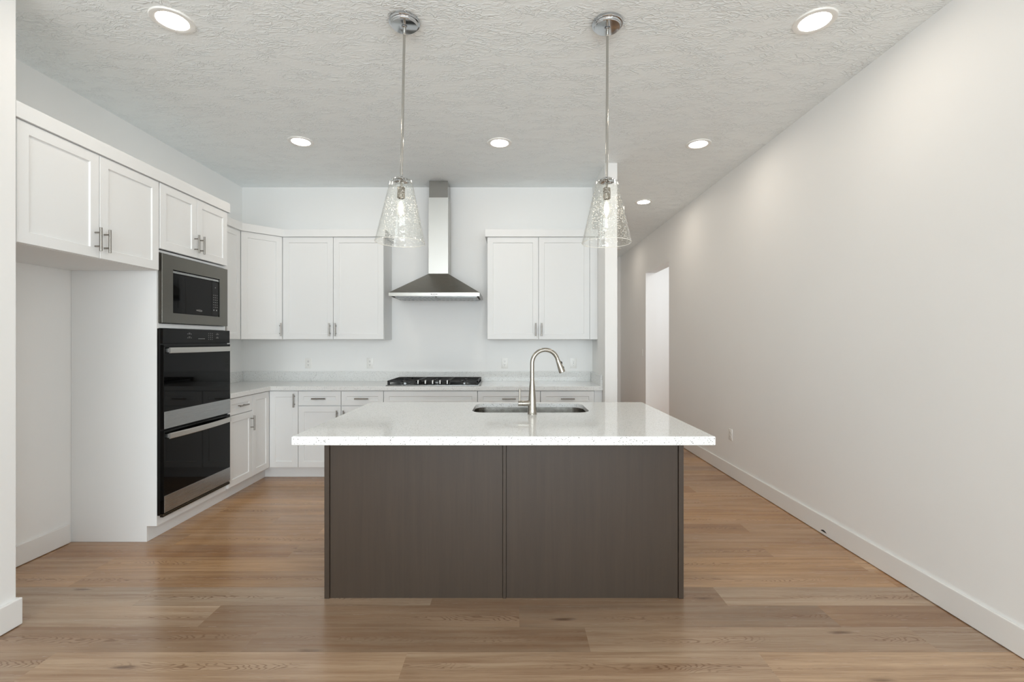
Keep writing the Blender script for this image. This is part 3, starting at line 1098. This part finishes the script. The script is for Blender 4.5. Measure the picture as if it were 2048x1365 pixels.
sk = thing('sink', ((HX0 + HX1) / 2, (HY0 + HY1) / 2, ZT - TH - 0.24), 'stainless undermount sink bowl in the island worktop', 'sink')
sx_, sy_ = (HX0 + HX1) / 2, (HY0 + HY1) / 2


def rl(d, r, z):
    return [(x - sx_, y - sy_, z) for x, y in rrect(HX0 - d, HX1 + d, HY0 - d, HY1 + d, max(0.02, r))]


bw = MB()
bw.rings([rl(0.020, 0.10, 0.2490), rl(0.001, 0.086, 0.2545), rl(-0.001, 0.085, 0.21), rl(-0.010, 0.075, 0.03), rl(-0.018, 0.068, 0.012), rl(-0.04, 0.05, 0.004)],
         cap0=False, cap1=True)
bw.build('bowl', M['sinkm'], sk)
MB().lathe([(0.045, 0.0045), (0.040, 0.007), (0.022, 0.005), (0, 0.005)], 28).build('drain', M['chrome'], sk)

# ------------------------------------------------------------------ faucet
FX, FY = 0.1215, 2.835
fc = thing('faucet', (FX, FY, ZT), 'tall brushed nickel gooseneck faucet standing in front of the island sink', 'faucet')
MB().lathe([(0.0285, 0.0), (0.0285, 0.003), (0.0265, 0.006), (0.0255, 0.03), (0.0215, 0.10), (0.0165, 0.17), (0.0128, 0.205), (0.0, 0.205)], 32, None, True).build('body', M['nickel'], fc)
ang = R(12)
dx, dy = math.cos(ang), math.sin(ang)
path = [(0, 0, 0.2055), (0, 0, 0.25), (0, 0, 0.306)]
ar = 0.0815
for k in range(1, 27):
    q = math.pi * k / 26 * 0.915
    path.append(((ar - ar * math.cos(q)) * dx, (ar - ar * math.cos(q)) * dy, 0.306 + ar * math.sin(q)))
MB().tube(path, 0.0126, 20).build('spout', M['nickel'], fc)
p1, p0 = Vector(path[-1]), Vector(path[-2])
dr = (p1 - p0).normalized()
dr = (dr + Vector((0.05 * dx, 0.05 * dy, 0))).normalized()
sh = MB().tube([p1 + dr * 0.001, p1 + dr * 0.004, p1 + dr * 0.06, p1 + dr * 0.080, p1 + dr * 0.083], [0.0126, 0.0130, 0.0185, 0.0200, 0.0180], 24)
sho = sh.build('spray_head', M['nickel'], fc)
side = Vector((dx, dy, 0.22)).normalized()
for q in (0.014, 0.046):
    MB().tube([p1 + dr * q + side * 0.0125, p1 + dr * (q + 0.008) + side * 0.0185, p1 + dr * (q + 0.018) + side * 0.0165], [0.003, 0.004, 0.003], 10).build('button', M['slot'], sho)
hb = MB().tube([(-0.012, 0.0, 0.065), (-0.030, 0, 0.0645), (-0.058, 0, 0.064), (-0.0585, 0, 0.064), (-0.0595, 0, 0.064), (-0.083, 0, 0.064), (-0.0845, 0, 0.064)],
               [0.0235, 0.0175, 0.0158, 0.0148, 0.0158, 0.0158, 0.014], 24).build('handle_hub', M['nickel'], fc)
MB().tube([(-0.0745, 0, 0.076), (-0.0745, 0, 0.153), (-0.0745, 0, 0.1545)], [0.0055, 0.0052, 0.0042], 14).build('lever', M['nickel'], hb)

# ------------------------------------------------------------------ pendants


def pendant(x, y, tilt, label):
    p = thing('pendant_light', (x, y, ZC), label, 'pendant light', 0, 'glass pendants over the island')
    MB().lathe([(0.0, -0.0005), (0.0815, -0.0005), (0.0820, -0.004), (0.0815, -0.012), (0.0795, -0.0145), (0.0725, -0.0155), (0.0715, -0.0175), (0.0700, -0.0185), (0.0690, -0.0200), (0.0685, -0.0260), (0.0665, -0.0285), (0.0640, -0.0290), (0, -0.0290)], 56).build('canopy', M['chrome'], p)
    MB().lathe([(0, -0.0290), (0.010, -0.0290), (0.0145, -0.031), (0.0145, -0.034), (0.0085, -0.037), (0, -0.037)], 24).build('swivel', M['chrome'], p)
    L = (0, 0, -0.036)
    rt = (0, tilt, 0)
    MB().lathe([(0, 0.0), (0.0088, 0.0), (0.0088, -0.034), (0.0068, -0.037), (0.0068, -0.795), (0, -0.795)], 20).build('rod', M['rodm'], p, L, rt)
    MB().lathe([(0, -0.782), (0.010, -0.783), (0.012, -0.790), (0.030, -0.795), (0.043, -0.803), (0.0445, -0.809), (0.043, -0.811), (0.036, -0.806), (0, -0.800)], 40).build('cap', M['chrome'], p, L, rt)
    MB().lathe([(0, -0.800), (0.0062, -0.800), (0.0062, -0.842), (0.0190, -0.844), (0.0200, -0.846), (0.0200, -0.900), (0.0180, -0.902), (0.0130, -0.902), (0.0130, -0.89), (0, -0.89)], 28).build('socket', M['nickel'], p, L, rt)
    b = MB().lathe([(0.0125, -0.895), (0.0135, -0.910), (0.018, -0.922), (0.0265, -0.944), (0.0295, -0.962), (0.0270, -0.982), (0.0180, -0.997), (0.0080, -1.004), (0, -1.005)], 28).build('bulb', M['bulbglass'], p, L, rt)
    MB().lathe([(0, -0.917), (0.0050, -0.920), (0.0095, -0.932), (0.0115, -0.953), (0.0105, -0.976), (0.0050, -0.986), (0, -0.987)], 20).build('filament', M['filament'], b)
    zs = -0.801
    prof = [(0.0425, zs - 0.008), (0.0425, zs - 0.0045), (0.0500, zs - 0.0045), (0.0560, zs - 0.008), (0.0590, zs - 0.016)]
    prof += [(0.0590 + (0.1305 - 0.0590) * k / 8, zs - 0.016 - 0.316 * k / 8) for k in range(1, 9)]
    prof += [(0.1295, zs - 0.3345), (0.1275, zs - 0.3335)]
    prof += [(0.0560 + (0.1275 - 0.0560) * k / 8, zs - 0.0175 - 0.314 * k / 8) for k in range(7, -1, -1)]
    prof += [(0.0530, zs - 0.010), (0.0425, zs - 0.008)]
    sh_ = MB().lathe(prof, 64).build('shade', M['shade'], p, L, rt)
    zr = zs - 0.3340
    MB().lathe([(0.1290 + 0.0017 * math.cos(2 * math.pi * k / 8), zr + 0.0014 * math.sin(2 * math.pi * k / 8)) for k in range(9)], 64).build('rim', M['rim'], sh_)  # white ring added as the bright highlight along the shade's edge
    return p


pendant(-0.5690, 2.486, 0.020, 'clear seeded glass pendant on a chrome rod, left one over the island')
pendant(0.5070, 2.498, 0.004, 'clear seeded glass pendant on a chrome rod, right one over the island')

# ------------------------------------------------------------------ recessed lights


def downlight(x, y, label):
    d = thing('recessed_light', (x, y, ZC), label, 'ceiling light', 0, 'recessed ceiling lights')
    MB().lathe([(0.073, -0.002), (0.075, -0.006), (0.090, -0.0085), (0.101, -0.007), (0.1035, -0.003), (0.1035, -0.0002)], 56).build('trim_ring', M['white'], d)
    MB().lathe([(0.074, -0.0035), (0.03, -0.0045), (0, -0.0048)], 48).build('lens', M['lens'], d)
    return d


downlight(-1.790, 2.478, 'round recessed ceiling light nearest the refrigerator alcove, top left')
downlight(1.600, 2.484, 'round recessed ceiling light nearest the camera beside the right wall')
downlight(-1.790, 3.985, 'round recessed ceiling light in front of the corner cabinets')
downlight(-0.106, 4.010, 'round recessed ceiling light between the two pendants, near the hood')
downlight(1.600, 4.035, 'round recessed ceiling light right of the right pendant rod')
downlight(1.600, 5.715, 'round recessed ceiling light deepest in the hall, by the wall end')

sd = thing('smoke_detector', (1.925, 8.55, ZC), 'small white round fixture far back on the hall ceiling beside the wall end', 'smoke detector')
MB().lathe([(0, -0.03), (0.045, -0.03), (0.06, -0.022), (0.066, -0.0005), (0, -0.0005)], 28).build('housing', M['white'], sd)

# ------------------------------------------------------------------ outlets and switch


def outlet(x, y, z, rz, label, decora=False):
    """local: plate in x-z, front towards -y, back at y=0"""
    o = thing('outlet', (x, y, z), label, 'outlet', rz, 'duplex wall outlets')
    MB().box(-0.035, 0.035, -0.0055, -0.0003, -0.0575, 0.0575, 0.002, 2).build('plate', M['white'], o)
    if decora:
        r_ = MB().box(-0.0168, 0.0168, -0.0075, -0.005, -0.0335, 0.0335, 0.001).build('receptacle', M['white'], o)
        m = MB()
        for q in (-0.020, 0.020):
            m.box(-0.0075, -0.0055, -0.0079, -0.0073, q, q + 0.008)
            m.box(0.0050, 0.0066, -0.0079, -0.0073, q, q + 0.007)
            m.box(-0.002, 0.002, -0.0079, -0.0073, q - 0.008, q - 0.004)
        m.box(-0.006, 0.006, -0.0079, -0.0073, -0.002, 0.002)
        m.build('slots', M['slot'], r_)
        return o
    for q in (-0.0195, 0.0195):
        r_ = MB().lathe([(0.0, 0.0), (0.0165, 0.0), (0.0172, -0.001), (0.0172, -0.003)], 28,
                        Matrix.Translation((0, -0.0075, q)) @ Matrix.Rotation(R(90), 4, 'X')).build('receptacle', M['white'], o)
        m = MB()
        m.box(-0.0078, -0.0052, -0.0081, -0.0073, q + 0.000, q + 0.0095)
        m.box(0.0050, 0.0074, -0.0081, -0.0073, q + 0.000, q + 0.0085)
        m.box(-0.0026, 0.0026, -0.0081, -0.0073, q - 0.0095, q - 0.0045)
        m.build('slots', M['slot'], r_)
    return o


def wx(px):
    return (px - 1024) / 940 * YB


outlet(wx(617), YB, 1.110, 0, 'white outlet on the back wall, leftmost, by the corner cabinets')
outlet(wx(740), YB, 1.110, 0, 'white outlet on the back wall just left of the cooktop')
outlet(wx(1009.5), YB, 1.110, 0, 'white outlet on the back wall between the cooktop and the faucet')
outlet(wx(1147), YB, 1.111, 0, 'white square-faced outlet on the back wall right of the faucet', True)
outlet(XR, 4.69, 0.420, R(-90), 'white outlet low on the long right wall above the baseboard')
sw = thing('light_switch', (XR, 7.87, 1.165), 'white light switch on the hall wall beside the tall opening', 'light switch', R(-90))
MB().box(-0.035, 0.035, -0.0055, -0.0003, -0.0575, 0.0575, 0.002, 2).build('plate', M['white'], sw)
MB().box(-0.016, 0.016, -0.0085, -0.005, -0.033, 0.033, 0.0015).build('rocker', M['white'], sw)
